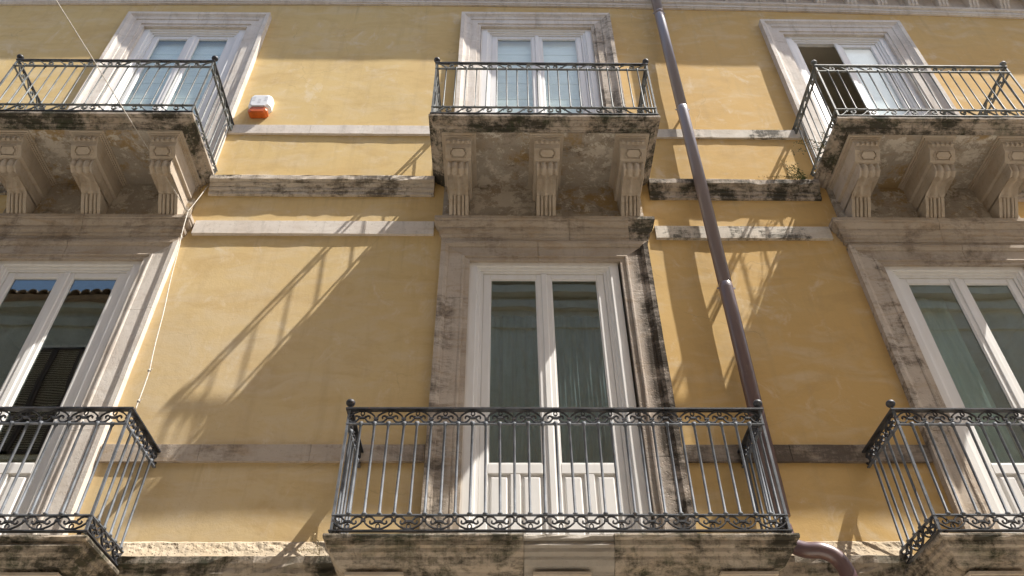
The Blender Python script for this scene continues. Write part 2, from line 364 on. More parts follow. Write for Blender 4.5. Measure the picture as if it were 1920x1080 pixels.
# doors' stone surrounds
def surround(b, prof, kind, mats, topscale, cuts, zbot):
    x0, x1, zt = b['x0'], b['x1'], b['top']
    def sec(side, z, miter):
        xe = x0 if side < 0 else x1
        return [V(xe + side*w_*(b.get('ws', 1)), o, (zt + w_*topscale) if miter else z) for w_, o in prof]
    for side in (-1, 1):
        zz = [zbot] + cuts[side] + [zt]
        for i in range(len(zz)-1):
            last = i == len(zz)-2
            za, zb = zz[i]+0.002, zz[i+1]-0.002
            n_ = max(1, int((zb-za)/0.25)); secs = []
            for q in range(n_+1):
                z = za+(zb-za)*q/n_
                s_ = sec(side, z, last and q == n_)
                secs.append([p + Vector((jit(0.002), jit(0.002), 0)) if q not in (0, n_) else p for p in s_])
            mb = MB().loft(secs); mt = mats[side] if not isinstance(mats[side], list) else mats[side][min(i, len(mats[side])-1)]
            B(mb.obj('jamb_block', mt))
    xm = b.get('joint', (x0+x1)/2)
    for a, c in ((0, 1), (1, 2)):
        def s2(t):
            if t == 0: return [V(x0 - w_*b.get('ws', 1), o, zt + w_*topscale) for w_, o in prof]
            if t == 2: return [V(x1 + w_*b.get('ws', 1), o, zt + w_*topscale) for w_, o in prof]
            return [V(xm + (0.0025 if a == 1 else -0.0025), o - (0.001), zt + w_*topscale) for w_, o in prof]
        B(MB().loft([s2(a), s2(c)]).obj('lintel_block', mats[0]))
low_prof = [(0, -0.20), (0, 0.028), (0.06, 0.030), (0.062, 0.046), (0.078, 0.050), (0.094, 0.046), (0.098, 0.040), (0.262, 0.044), (0.266, 0.058), (0.285, 0.066), (0.305, 0.078), (0.36, 0.080), (0.36, -0.03)]
up_prof = [(0, -0.20), (0, 0.032), (0.055, 0.034), (0.058, 0.050), (0.17, 0.054), (0.173, 0.066), (0.215, 0.070), (0.235, 0.075), (0.27, 0.098), (0.275, 0.106), (0.335, 0.108), (0.335, -0.03)]
cutsL = {-1: [3.9, 5.6], 1: [4.3, 5.9]}
surround(dict(lower[0], joint=-5.35), low_prof, 'low', {-1: 'arch', 1: 'trim', 0: 'hood'}, 0.80, cutsL, LZ0)
surround(dict(lower[1], joint=0.45), low_prof, 'low', {-1: 'arch_left', 1: 'arch_worn'  , 0: 'hood'}, 0.80, {-1: [4.05, 6.1], 1: [4.0, 5.15, 6.2]}, LZ0)
surround(dict(lower[2], joint=5.75), low_prof, 'low', {-1: 'arch', 1: 'arch', 0: 'hood'}, 0.80, {-1: [4.3, 6.0], 1: [4.3, 6.0]}, LZ0)
for b in upper: surround(b, up_prof, 'up', {-1: 'trim', 1: 'trim' if b['k'] != 'C' else 'arch', 0: 'trim'}, 1.0, {-1: [9.6, 11.75], 1: [9.9, 11.7]}, UZ0)

# hoods over the lower doors
hood_prof = [(0, 7.008), (0, 7.03), (0.014, 7.034), (0.014, 7.075), (0.006, 7.079), (0.030, 7.10), (0.032, 7.128), (0.024, 7.132), (0.050, 7.158), (0.056, 7.19), (0.056, 7.218), (0.046, 7.222), (0.078, 7.255), (0.100, 7.285), (0.104, 7.305), (0.096, 7.309), (0.114, 7.325), (0.114, 7.378), (0.09, 7.388)]
for b in lower:
    h0, h1 = b['hl'], b['hr']
    xm = h0 + (h1-h0)*(0.62 if b['k'] == 'C' else 0.5)
    for a, c, fl, fr in ((h0, xm-0.002, 1, 0), (xm+0.002, h1, 0, 1)):
        B(moulding('door_hood', hood_prof, a, c, 0.045, 'hood', None, fl, fr))
    # blackened corner stone of the middle hood
B(moulding('door_hood', [(o+0.003, z) for o, z in hood_prof], 1.60, 1.823, 0.045, M['crust'], None, 0, 1))

# flat string courses and the moulded floor course, block by block
def blocks(x0, x1, prof, d, m, name, lens=(0.9, 1.5), chip=0.0, j=0.002):
    x = x0
    while x < x1-0.02:
        e = min(x1, x + random.uniform(*lens))
        if x1-e < 0.35: e = x1
        B(moulding(name, prof, x+0.0015, e-0.0015, d+jit(0.002), m, None, 0, 0, 0.12, j, chip)); x = e
def flat(z0, z1): return [(-0.03, z0), (0, z0+0.002), (0.0, z1-0.003), (-0.004, z1), (-0.03, z1+0.001)]
spansU = [(-12.9, -6.34), (-3.925, -0.70), (1.84, 4.38), (6.78, 12.9)]
spansL = [(-12.9, -6.51), (-3.99, -0.76), (1.845, 4.32), (6.82, 12.9)]
for i, (a, c) in enumerate(spansU):
    blocks(a, c, flat(9.225, 9.425) if i < 2 else flat(9.185, 9.375), 0.032, 'trim' if i < 2 else 'band', 'string_course_block')
spansH = [(-12.9, -6.60), (-3.90, -0.86), (1.955, 4.20), (6.93, 12.9)]
for i, (a, c) in enumerate(spansH):
    blocks(a, c, flat(7.165, 7.40) if i < 2 else flat(7.115, 7.335), 0.036, 'trim' if i < 2 else 'band', 'string_course_block')
for i, (a, c) in enumerate(spansL):
    blocks(a, c, flat(3.95, 4.145), 0.030, 'hood' if i < 2 else 'band_dark', 'string_course_block', (0.7, 1.2))
floor_prof = [(-0.12, 7.905), (-0.095, 7.912), (-0.092, 7.955), (-0.105, 7.962), (-0.075, 7.985), (-0.07, 8.02), (-0.083, 8.027), (-0.05, 8.05), (-0.035, 8.075), (-0.048, 8.082), (-0.012, 8.10), (0, 8.112), (0, 8.185), (-0.008, 8.20), (-0.1, 8.23)]
spansF = [(-12.9, -6.50), (-3.88, -0.90), (1.97, 4.26), (6.88, 12.9)]
for i, (a, c) in enumerate(spansF):
    pr = floor_prof if i < 2 else [(o, z-0.04) for o, z in floor_prof]
    blocks(a, c, pr, 0.13, 'crust' if i > 1 else 'crust_light', 'floor_moulding_block', (0.9, 1.6), 0.02)
# lowest moulding under the lower balconies
base_prof = [(-0.1, 2.62), (-0.09, 2.68), (-0.07, 2.70), (-0.06, 2.76), (-0.03, 2.80), (-0.02, 2.85), (0.0, 2.88), (0.0, 2.945), (-0.02, 2.952)]
for i, (a, c) in enumerate([(-12.9, -7.0), (-3.5, -1.3), (2.3, 3.75), (7.3, 12.9)]):
    blocks(a, c, base_prof, 0.13, 'slab_low', 'base_moulding_block', (0.9, 1.5), 0.03, 0.003)
    # broken stone strip above the moulding: rough real relief
    from mathutils import noise as nz
    nx = int((c-a)/0.02); n2 = 9; v = []; F = []
    for ix in range(nx+1):
        x = a+(c-a)*ix/nx
        for k in range(n2):
            t = k/(n2-1); z = 3.145 - 0.195*t + 0.010*nz.noise(Vector((x*6, 3.3, 0))) * (1-t)
            o = 0.012 + 0.085*t**1.3 + (0.022*nz.noise(Vector((x*9, z*9, 2.0))) + 0.016*nz.noise(Vector((x*24, z*24, 5.0))))*math.sin(math.pi*min(1, t*1.1+0.05))
            v.append(V(x, o if k else -0.01, z))
    for ix in range(nx):
        for k in range(n2-1): F.append((ix*n2+k, (ix+1)*n2+k, (ix+1)*n2+k+1, ix*n2+k+1))
    B(new_obj('broken_stone_ledge', v, F, 'rubble'))

# top cornice: it sags a little towards the right
def cz(x): return 12.92 - 0.0022*x*x - 0.009*x
def cornice_run(prof, m, name):
    x = -12.9
    while x < 12.9:
        e = min(12.9, x+1.35)
        secs = []
        for q in (x+0.0015, e-0.0015): secs.append([V(q, o, z + cz(q) - 12.9) for o, z in prof])
        B(MB().loft(secs).obj(name, m)); x = e
cornice_run([(-0.02, 13.081), (0.014, 13.081), (0.014, 13.579), (-0.02, 13.579)], 'trim', 'cornice_frieze')
cornice_run([(-0.02, 12.885), (0.03, 12.89), (0.032, 12.915), (0.05, 12.925), (0.052, 12.965), (0.036, 12.972), (0.04, 13.0), (0.075, 13.02), (0.082, 13.06), (0.07, 13.075), (-0.02, 13.08)], 'trim', 'cornice_moulding')
cornice_run([(-0.02, 13.58), (0.50, 13.58), (0.50, 13.66), (0.56, 13.72), (0.60, 13.86), (0.60, 13.95), (-0.02, 14.19)], 'trim', 'cornice_crown')
bm_ = MB()
br = [(0.0, 0.0), (0.07, 0.0), (0.10, 0.03), (0.115, 0.09), (0.16, 0.15), (0.27, 0.20), (0.36, 0.25), (0.42, 0.33), (0.44, 0.40), (0.44, 0.495), (0.0, 0.495)]
for xa, xb, sh in ((-0.085, -0.045, 0.0), (-0.045, -0.02, -0.014), (-0.02, 0.02, 0.006), (0.02, 0.045, -0.014), (0.045, 0.085, 0.0)):
    bm_.loft([[V(x, o+(sh if o > 0 else 0), z) for o, z in br] for x in (xa, xb)])
proto = None
for k in range(-24, 25):
    x = 0.27 + k*0.535
    if abs(x) > 12.8: continue
    if proto is None: proto = bm_.obj('cornice_bracket', 'trim'); o = proto
    else: o = proto.copy(); C.objects.link(o)
    o.location = (x, 0, cz(x)+0.182); B(o)

# ------------------------------------------------------------------ balcony doors
def rect_frame(mb, x0, x1, z0, z1, wl, wr, wt, wb, o0, o1, b=0.006):
    mb.box(x0, x0+wl, o0, o1, z0, z1, b); mb.box(x1-wr, x1, o0, o1, z0, z1, b)
    mb.box(x0+wl, x1-wr, o0, o1-0.0015, z1-wt, z1, b); mb.box(x0+wl, x1-wr, o0, o1-0.0015, z0, z0+wb, b)
def door(b, z0, label, glassz, fx0, fx1, ftop, mt='glass', panels=True, open_left=0.0):
    t = empty('balcony_door', ((fx0+fx1)/2, 0.1, z0), label, 'door', 'white double doors opening onto the balconies')
    inv = Vector((-(fx0+fx1)/2, -0.1, -z0))
    def put(mb, name, m, par=t, org=inv, sm=False):
        mb.v = [p+org for p in mb.v]; return mb.obj(name, m, par, sm)
    # stepped casing
    mb = MB(); prof = [(-0.03, -0.16), (-0.03, -0.06), (0.0, -0.055), (0.072, -0.055), (0.077, -0.062), (0.08, -0.078), (0.112, -0.082), (0.116, -0.100), (0.150, -0.102), (0.150, -0.17)]
    mb.loft([[V(fx0+w_, o, z0) for w_, o in prof], [V(fx0+w_, o, ftop-w_) for w_, o in prof], [V(fx1-w_, o, ftop-w_) for w_, o in prof], [V(fx1-w_, o, z0) for w_, o in prof]])
    put(mb, 'casing', 'paint')
    ix0, ix1, it = fx0+0.151, fx1-0.151, ftop-0.151
    xm = (ix0+ix1)/2
    for side in (-1, 1):
        a, c = (ix0, xm-0.002) if side < 0 else (xm+0.002, ix1)
        hx = a if side < 0 else c
        org = Vector((-hx, -0.12, -z0))
        mb = MB(); st = 0.088
        rect_frame(mb, a, c, z0+0.01, it, st, st, 0.085, 0.13, -0.155, -0.115, 0.007)
        mb.box(a+st, c-st, -0.155, -0.1165, glassz-0.115, glassz, 0.007)
        if side > 0: mb.box(a-0.035, a+0.033, -0.118, -0.100, z0+0.01, it-0.002, 0.008)   # cover strip
        if panels:
            mid = (a+c)/2; mb.box(mid-0.05, mid+0.05, -0.155, -0.1175, z0+0.14, glassz-0.115, 0.006)
        leaf = put(mb, 'door_leaf', 'paint', t, org)
        leaf.location = Vector((hx, 0.12, z0)) + Vector((inv.x, inv.y, inv.z))
        pm = MB(); pm.box(a+st-0.01, c-st+0.01, -0.142, -0.136, glassz-0.01, it-0.075)
        put(pm, 'pane', mt, leaf, org)
        bd = MB(); rect_frame(bd, a+st, c-st, glassz, it-0.085, 0.012, 0.012, 0.012, 0.012, -0.135, -0.1225, 0.003); put(bd, 'glazing_bead', 'paint', leaf, org)
        if panels:
            for p0, p1 in ((a+st, (a+c)/2-0.05), ((a+c)/2+0.05, c-st)):
                pp = MB(); pp.box(p0-0.005, p1+0.005, -0.150, -0.138, z0+0.13, glassz-0.105)
                pp.box(p0+0.028, p1-0.028, -0.139, -0.118, z0+0.165, glassz-0.145, 0.016); put(pp, 'raised_panel', 'paint', leaf, org)
        if side < 0 and open_left: leaf.rotation_euler = (0, 0, open_left)
    t.location.y -= 0.038
    return t
doors = {}
doors['lL'] = door(lower[0], LZ0, 'white double door with tall dark panes reflecting scalloped roof tiles, behind the lower left balcony', 3.99, -6.125, -4.40, 6.735)
doors['lC'] = door(lower[1], LZ0, 'white double door with teal curtains behind its glass, at the lower middle balcony', 3.99, -0.372, 1.398, 6.735)
doors['lR'] = door(lower[2], LZ0, 'white double door with grey green panes, cut by the right edge behind the lower right balcony', 3.99, 4.72, 6.44, 6.69)
doors['uL'] = door(upper[0], UZ0, 'white double door with pale drawn blinds, behind the upper left balcony', 9.2, -5.965, -4.33, 12.14, 'glass_clear')
doors['uC'] = door(upper[1], UZ0, 'white double door with pale drawn blinds, behind the upper middle balcony', 9.2, -0.325, 1.475, 12.22, 'glass_clear')
doors['uR'] = door(upper[2], UZ0, 'white double door with its left leaf open inward, behind the upper right balcony', 9.2, 4.79, 6.42, 12.04, 'glass_clear', True, R(82))

# rooms behind the doors
def room(x0, x1, z0, z1, m='room', mback='room_dark'):
    mb = MB(); o0, o1 = -0.21, -3.4; a, c = x0-0.9, x1+0.9; top = z1+(0.002 if z1 > 10 else 0.35)
    v = [V(x, o, z) for x in (a, c) for o in (o0, o1) for z in (z0-0.02, top)]
    mb.add(v, [(0, 1, 3, 2), (4, 6, 7, 5), (2, 3, 7, 6), (0, 2, 6, 4), (1, 5, 7, 3)])
    # inner face of the front wall round the opening
    for q in ((a, x0, z0-0.02, top), (x1, c, z0-0.02, top), (x0, x1, z1-0.001, top)):
        mb.add([V(q[0], o0, q[2]), V(q[1], o0, q[2]), V(q[1], o0, q[3]), V(q[0], o0, q[3])], [(0, 1, 2, 3)])
    o = mb.obj('room_interior', m); o['kind'] = 'structure'; return o
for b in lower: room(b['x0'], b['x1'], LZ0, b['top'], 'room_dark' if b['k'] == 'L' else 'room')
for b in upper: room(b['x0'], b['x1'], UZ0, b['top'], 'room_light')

def blind(x0, x1, z0, z1, label):
    mb = MB(); n_ = 17; st = (z1-z0)/n_
    for i in range(n_): mb.box(x0, x1, -0.185, -0.178 + (0.003 if i % 2 else 0), z0+i*st, z0+(i+1)*st-0.006, 0.002)
    mb.box(x0, x1, -0.188, -0.184, z0, z1)
    o = mb.obj('window_blind', 'blind'); o.location = (0, 0, 0); return tag(o, label, 'blind')
blind(-5.80, -4.50, 8.5, 12.0, 'pale drawn blind behind the glass of the upper left door')
blind(-0.16, 1.31, 8.5, 12.08, 'pale drawn blind behind the glass of the upper middle door')
mb = MB(); mb.box(5.67, 6.22, -0.168, -0.150, 8.5, 11.9, 0.004); tag(mb.obj('inner_panel', 'panel_white'), 'bright white inner shutter behind the right pane of the upper right door', 'panel')  # plain white panel close behind the right pane
def curtain(x0, x1, z0, z1, off, m, label, amp=0.03, fr=38):
    n_ = 90; v = []; F = []
    for i in range(n_+1):
        x = x0+(x1-x0)*i/n_
        o = off + amp*math.sin(x*fr + 1.3*math.sin(x*5)) + amp*0.4*math.sin(x*fr*2.3)
        v += [V(x, o, z0), V(x, off+(o-off)*0.6, z1), V(x, off+(o-off)*0.6-0.012, z1), V(x, o-0.012, z0)]
    for i in range(n_):
        for k in range(4):
            k2 = (k+1) % 4; F.append((i*4+k, (i+1)*4+k, (i+1)*4+k2, i*4+k2))
    o = new_obj('curtain', v, F, m, None, True); return tag(o, label, 'curtain')
curtain(-0.2, 0.47, 2.95, 6.2, -0.42, 'curtain', 'dark teal curtain behind the left leaf of the lower middle door')
curtain(0.55, 1.25, 2.95, 6.2, -0.42, 'curtain', 'dark teal curtain behind the right leaf of the lower middle door')
curtain(4.80, 5.55, 2.95, 6.5, -0.40, 'curtain_reflection', 'sheer curtain in grey green reflection tone behind the left leaf of the lower right door', 0.02, 30)  # its colour stands in for the reflection in this pane

# ------------------------------------------------------------------ balconies
def spiral(cx, cz_, r0, r1, a0, a1, n_):
    return [(cx + (r0+(r1-r0)*i/n_)*math.cos(a0+(a1-a0)*i/n_), cz_ + (r0+(r1-r0)*i/n_)*math.sin(a0+(a1-a0)*i/n_)) for i in range(n_+1)]
def scroll_lower(W, H, flip):
    """cup shaped pair of C scrolls with a collar and a hanging loop"""
    mb = MB()
    def put(pts, r, n_=5):
        P_ = [Vector((x, 0, (H-z) if flip else z)) for x, z in pts]
        mb.tube(P_, r, n_, True, 1.7, (0, 1, 0))
    hw = W/2
    for s in (-1, 1):
        pts = [(0.0, 0.010), (0.30*hw, 0.016), (0.60*hw, 0.035), (0.85*hw, 0.062), (0.965*hw, 0.088*H/0.118)]
        pts += [(0.93*hw, 0.83*H), (0.78*hw, 0.93*H), (0.60*hw, 0.95*H), (0.42*hw, 0.88*H)]
        pts += spiral(0.46*hw, 0.60*H, 0.030, 0.008, R(150), R(400), 9)
        put([(s*x, z) for x, z in pts], 0.0078)
        put([(s*0.06*hw, 0.60*H), (s*0.20*hw, 0.52*H), (s*0.34*hw, 0.50*H)], 0.0075)
    lp = [(0.017*math.cos(a)*(1), 0.27*H+0.022*math.sin(a)) for a in [R(90+40*i) for i in range(10)]]
    put(lp, 0.006)
    z = 0.60*H; z = H-z if flip else z
    mb.box(-0.024, 0.024, -0.014, 0.014, z-0.008, z+0.008)
    z = 0.66*H; z = H-z if flip else z
    mb.box(hw-0.020, hw-0.0005, -0.012, 0.012, z-0.009, z+0.009); mb.box(-hw+0.0005, -hw+0.020, -0.012, 0.012, z-0.009, z+0.009)
    return mb
def scroll_upper(W, H, flip):
    mb = MB(); hw = W/2
    def put(pts, r=0.0075):
        mb.tube([Vector((x, 0, (H-z) if flip else z)) for x, z in pts], r, 5, True, 1.7, (0, 1, 0))
    pts = [(-hw, 0.008), (-0.72*hw, 0.012), (-0.35*hw, 0.038*H/0.1), (-0.02*hw, 0.78*H), (0.30*hw, 0.95*H), (0.58*hw, 0.93*H)]
    pts += spiral(0.52*hw, 0.60*H, 0.040*H/0.11, 0.008, R(50), R(-290), 10)
    put(pts)
    put([(0.30*hw, 0.95*H), (0.10*hw, 0.88*H), (-0.02*hw, 0.72*H), (0.02*hw, 0.60*H)], 0.0068)
    put([(hw, 0.008), (0.72*hw, 0.02*H), (0.48*hw, 0.10*H), (0.40*hw, 0.2*H)], 0.0068)
    return mb
def corbel_mesh(prof, hw_top, hw_bot, ztop):
    """console: prof = list of (off, z, kind) from the front top to the wall at the bottom"""
    mb = MB(); nc = 31; rows = []
    # resample
    P_ = []
    for (o, z, k), (o2, z2, k2) in zip(prof, prof[1:]):
        n_ = max(1, int(math.hypot(o2-o, z2-z)/0.022))
        for i in range(n_): t = i/n_; P_.append((o+(o2-o)*t, z+(z2-z)*t, k))
    P_.append(prof[-1])
    z0, z1 = P_[0][1], P_[-1][1]
    for i, (o, z, k) in enumerate(P_):
        a = P_[max(0, i-1)]; c = P_[min(len(P_)-1, i+1)]
        t = Vector((c[0]-a[0], c[1]-a[1])); t = t.normalized() if t.length > 1e-6 else Vector((0, -1)); nrm = Vector((-t.y, t.x)) if (-t.y) > 0 or t.x < 0 else Vector((t.y, -t.x))
        nrm = Vector((-t.y, t.x))
        ks = [q_[2] for q_ in P_].index('s'); hw = hw_top if i < ks-1 else hw_bot*(1.05 if k == 's' else 1.0)
        row = []
        for q in range(nc):
            u = q/(nc-1)*2-1; d = 0
            if k == 'f': g = abs(abs(u)-0.42); d = -0.030 if 0.14 < g < 0.23 else (0.010*math.cos(g*11) if g <= 0.14 else 0)
            if k == 's': d = 0.034*abs(math.sin(u*math.pi*1.5)) - 0.012
            if k == 'c': d = 0.016*math.cos(u*math.pi*2)
            row.append(V(u*hw, o + nrm.x*d, z + nrm.y*d))
        rows.append(row)
    n_ = len(rows); v = [p for r_ in rows for p in r_]; F = []
    for i in range(n_-1):
        for q in range(nc-1): F.append((i*nc+q, i*nc+q+1, (i+1)*nc+q+1, (i+1)*nc+q))
    for q in (0, nc-1):
        k = len(v); v += [Vector((rows[i][q].x, 0, rows[i][q].z)) for i in range(n_)]
        for i in range(n_-1): F.append((i*nc+q, (i+1)*nc+q, k+i+1, k+i))
    F.append(tuple((n_-1)*nc+q for q in range(nc)) + (len(v)-1, len(v)-1-n_))
    mb.add(v, F); return mb
uprof = [(0.865, 8.075, 'p'), (0.862, 7.99, 'p'), (0.835, 7.965, 'p'), (0.825, 7.90, 'p'), (0.735, 7.80, 'p'), (0.700, 7.785, 'p'), (0.690, 7.78, 's'), (0.700, 7.73, 's'), (0.685, 7.665, 's'), (0.63, 7.63, 's'),
         (0.575, 7.655, 'c'), (0.50, 7.69, 'c'), (0.42, 7.685, 'c'), (0.355, 7.64, 'c'), (0.31, 7.60, 'p'), (0.31, 7.590, 'f'), (0.275, 7.54, 'f'), (0.23, 7.48, 'f'), (0.185, 7.43, 'f'), (0.150, 7.385, 'f')]
lprof = [(o*0.78, z-5.52, k) for o, z, k in uprof]
def corbel(parent, org, x, prof, ztop, hw, m, cache, depth):
    key = (ztop,)
    if key not in cache:
        body = corbel_mesh(prof, hw, hw*0.76, ztop)
        cap = MB()
        for (d, s_, za, zb) in ((depth+0.05, 0.055, ztop-0.022, ztop+0.002), (depth+0.025, 0.03, ztop-0.042, ztop-0.022), (depth+0.012, 0.014, ztop-0.06, ztop-0.042)):
            cap.box(-hw-s_, hw+s_, 0, d, za, zb)
        fz = prof[2][1]; fo = prof[2][0]
        dt = MB(); dt.box(-0.012, 0.012, 0, 0.036, -0.026, 0.026)
        # cartouche plate lying on the sloping face
        a_, b_ = Vector((prof[3][0], prof[3][1])), Vector((prof[4][0], prof[4][1])); t = (b_-a_).normalized(); nn = Vector((-t.y, t.x)); cen = (a_+b_)/2
        if nn.x < 0: nn = -nn
        L = (b_-a_).length*0.46; ct = MB(); w_ = hw*0.66
        out = []
        for lvl, k in ((0.0, 1.06), (0.018, 1.04), (0.020, 0.95), (0.002, 0.90), (0.002, 0.80), (0.022, 0.74)):
            sec = []
            for px, pt in ((-1, -0.45), (-0.86, -0.5), (-0.8, -1), (0.8, -1), (0.86, -0.5), (1, -0.45), (1.06, 0), (1, 0.45), (0.86, 0.5), (0.8, 1), (-0.8, 1), (-0.86, 0.5), (-1, 0.45), (-1.06, 0)):
                q = cen + t*pt*L*k + nn*(lvl-0.001); sec.append(V(px*w_*k, q.x, q.y))
            out.append(sec)
        ct.loft(out)
        cache[key] = (body, cap, dt, ct, {})
    body, cap, dt, ct, done = cache[key]
    loc = Vector((x, 0, 0)) + org
    if not done:
        done['b'] = body.obj('corbel', m, parent, False, loc); o = done['b']
        done['cap'] = cap.obj('corbel_cap', m, o); done['ct'] = ct.obj('cartouche', m, o)
        done['dt'] = []
        for i in range(5):
            k = V((-2+i)*hw*0.38, prof[1][0]-0.012, prof[1][1]-0.008)
            d0 = dt.obj('dentil', m, o) if i == 0 else inst(done['dt'][0], o); d0.location = k; done['dt'].append(d0)
    else:
        o = inst(done['b'], parent, loc)
        inst(done['cap'], o); inst(done['ct'], o)
        for d0 in done['dt']: inst(d0, o, d0.location)
    if m != 'corbel':
        pass
    return o

def railing(t, org, x0, x1, d, zb, heights, pitch, W, scr, mats, post_r=0.013, finials=(1, 1), cache=None):
    """x0..x1 front run at projection d; heights = base rail, second, third, handrail (z)"""
    h0, h1, h2, h3 = heights
    # rails: one U-shaped bar per level
    def ubar(z0, z1, wd, name, m, lift=0.0):
        pts = [(x0, 0.0), (x0, d), (x1, d), (x1, 0.0)]; s = wd/2
        sec = []
        outer = [(x0-s, 0.0), (x0-s, d+s), (x1+s, d+s), (x1+s, 0.0)]; inner = [(x0+s, 0.0), (x0+s, d-s), (x1-s, d-s), (x1-s, 0.0)]
        secs = [[V(a[0], a[1], z0+(z1-z0)*0.0), V(a[0], a[1], z1-(z1-z0)*0.25), V(a[0]*0.75+b_[0]*0.25, a[1]*0.75+b_[1]*0.25, z1), V(b_[0]*0.75+a[0]*0.25, b_[1]*0.75+a[1]*0.25, z1), V(b_[0], b_[1], z1-(z1-z0)*0.25), V(b_[0], b_[1], z0)] for a, b_ in zip(outer, inner)]
        mb = MB().loft(secs); mb.v = [p+org for p in mb.v]; return mb.obj(name, m, t)
    ubar(h0, h0+0.014, 0.042, 'base_rail', mats[1]); ubar(h1, h1+0.014, 0.028, 'lower_rail', mats[0]); ubar(h2, h2+0.014, 0.028, 'upper_rail', mats[0]); ubar(h3-0.020, h3, 0.062 if post_r > 0.0125 else 0.040, 'handrail', mats[1])
    # balusters
    L = h2-h1-0.014
    bm2 = MB(); r = 0.0120 if post_r > 0.0125 else 0.0092
    bm2.lathe((0, 0, 0), [(r*1.0, -0.012), (r*1.9, -0.004), (r*1.9, 0.008), (r, 0.02), (r, L*0.5), (r, L-0.02), (r*1.7, L-0.006), (r*1.7, L+0.003), (r*1.9, L+0.02), (r*0.8, L+0.026)], 8)
    b0 = bm2.obj('baluster', mats[0], t, True)
    n_ = round((x1-x0)/pitch); px = (x1-x0)/n_; first = True
    pos = [(x0+px*i, d) for i in range(1, n_)]
    nd = max(2, round(d/pitch)); pd = d/nd
    pos += [(x, pd*(i)) for x in (x0, x1) for i in range(1, nd)]
    for x, o in pos:
        k = b0 if first else inst(b0, t); first = False
        k.location = V(x+jit(0.003), o+jit(0.002), h1+0.014) + org
        k.rotation_euler = (R(random.uniform(-0.4, 0.4)), R(random.uniform(-0.5, 0.5)), random.random())
    # corner posts and finials
    for i, x in enumerate((x0, x1)):
        mb = MB(); mb.box(x-post_r*0.85, x+post_r*0.85, d-post_r*0.85, d+post_r*0.85, h0-0.01, h3-0.02); mb.v = [p+org for p in mb.v]; mb.obj('corner_post', mats[0], t)
        if finials[i]:
            fb = MB(); rr = 0.044
            fb.lathe((0, 0, 0), [(0.016, -0.004), (0.018, 0.008), (0.011, 0.014), (0.013, 0.020)] + [(rr*math.sin(a), 0.022+rr*0.85*(1-math.cos(a))) for a in [R(22+i2*19.5) for i2 in range(8)]] + [(0.004, 0.022+rr*1.7)], 14)
            k = fb.obj('finial', mats[1], t, True); k.location = V(x, d, h3) + org
    # ornaments
    for (zlo, zhi, flip) in ((h0+0.012, h1, False), (h2+0.014, h3-0.018, True)):
        H = zhi-zlo
        nu = round((x1-x0)/W); Wf = (x1-x0)/nu
        s0 = scr(Wf, H, flip).obj('scroll_ornament', mats[2], t, False); fst = True
        for i in range(nu):
            k = s0 if fst else inst(s0, t); fst = False
            k.location = V(x0+Wf*(i+0.5), d, zlo)+org
            if scr is scroll_upper and i >= nu/2: k.rotation_euler = (0, 0, math.pi)
        ns = max(1, round(d/W)); Ws = d/ns
        s1 = scr(Ws, H, flip).obj('scroll_ornament', mats[2], t, False); fst = True
        for x in (x0, x1):
            for i in range(ns):
                k = s1 if fst else inst(s1, t); fst = False
                k.location = V(x, Ws*(i+0.5), zlo)+org; k.rotation_euler = (0, 0, math.pi/2)

def slab(t, org, x0, x1, d, prof, cuts, mats, soff, chipfun=None):
    """prof (o,z) from bottom to top, o relative to the outer edge; cuts = joint positions"""
    xs = [x0] + cuts + [x1]
    for i in range(len(xs)-1):
        a, c = xs[i]+0.002*(i > 0), xs[i+1]-0.002*(i < len(xs)-2)
        left, right = i == 0, i == len(xs)-2
        secs = []
        n_ = max(2, int((c-a)/0.09)); seedo = random.random()*9
        for pi, (o, z) in enumerate(prof):
            a2 = a - (o if left else 0); c2 = c + (o if right else 0)
            ring = [V(a2, 0.0, z)]
            if left: ring += [V(a2+jit(0.0015), (d+o)*q/4, z+jit(0.0015)) for q in range(1, 4)]
            for q in range(n_+1):
                x = a2+(c2-a2)*q/n_
                ch = 0
                if chipfun and o > -0.03: ch = chipfun(x, z, i)
                ring.append(V(x, d+o+jit(0.0018)-ch, z+jit(0.0018)))
            if right: ring += [V(c2+jit(0.0015), (d+o)*q/4, z+jit(0.0015)) for q in range(3, 0, -1)]
            ring.append(V(c2, 0.0, z)); secs.append([p+org for p in ring])
        mb = MB().loft(secs); mb.obj('slab_block', mats[min(i, len(mats)-1)], t)
    o0, z0 = prof[0]
    mb = MB(); mb.box(x0-o0+0.02, x1+o0-0.02, 0.0, d+o0-0.02, z0-0.006, z0+0.004)
    # uneven soffit
    n_ = 40; v = []; F = []; from mathutils import noise as nz; soff -= 0.010
    for ix in range(n_+1):
        for k in range(13):
            x = x0-o0+0.02+(x1-x0+2*o0-0.04)*ix/n_; o = (d+o0-0.02)*k/12
            v.append(V(x, o, soff+0.004*nz.noise(Vector((x*3, o*3, 2)))) + org)
    for ix in range(n_):
        for k in range(12): F.append((ix*13+k, (ix+1)*13+k, (ix+1)*13+k+1, ix*13+k+1))
    new_obj('soffit', v, F, 'soffit', t, True)

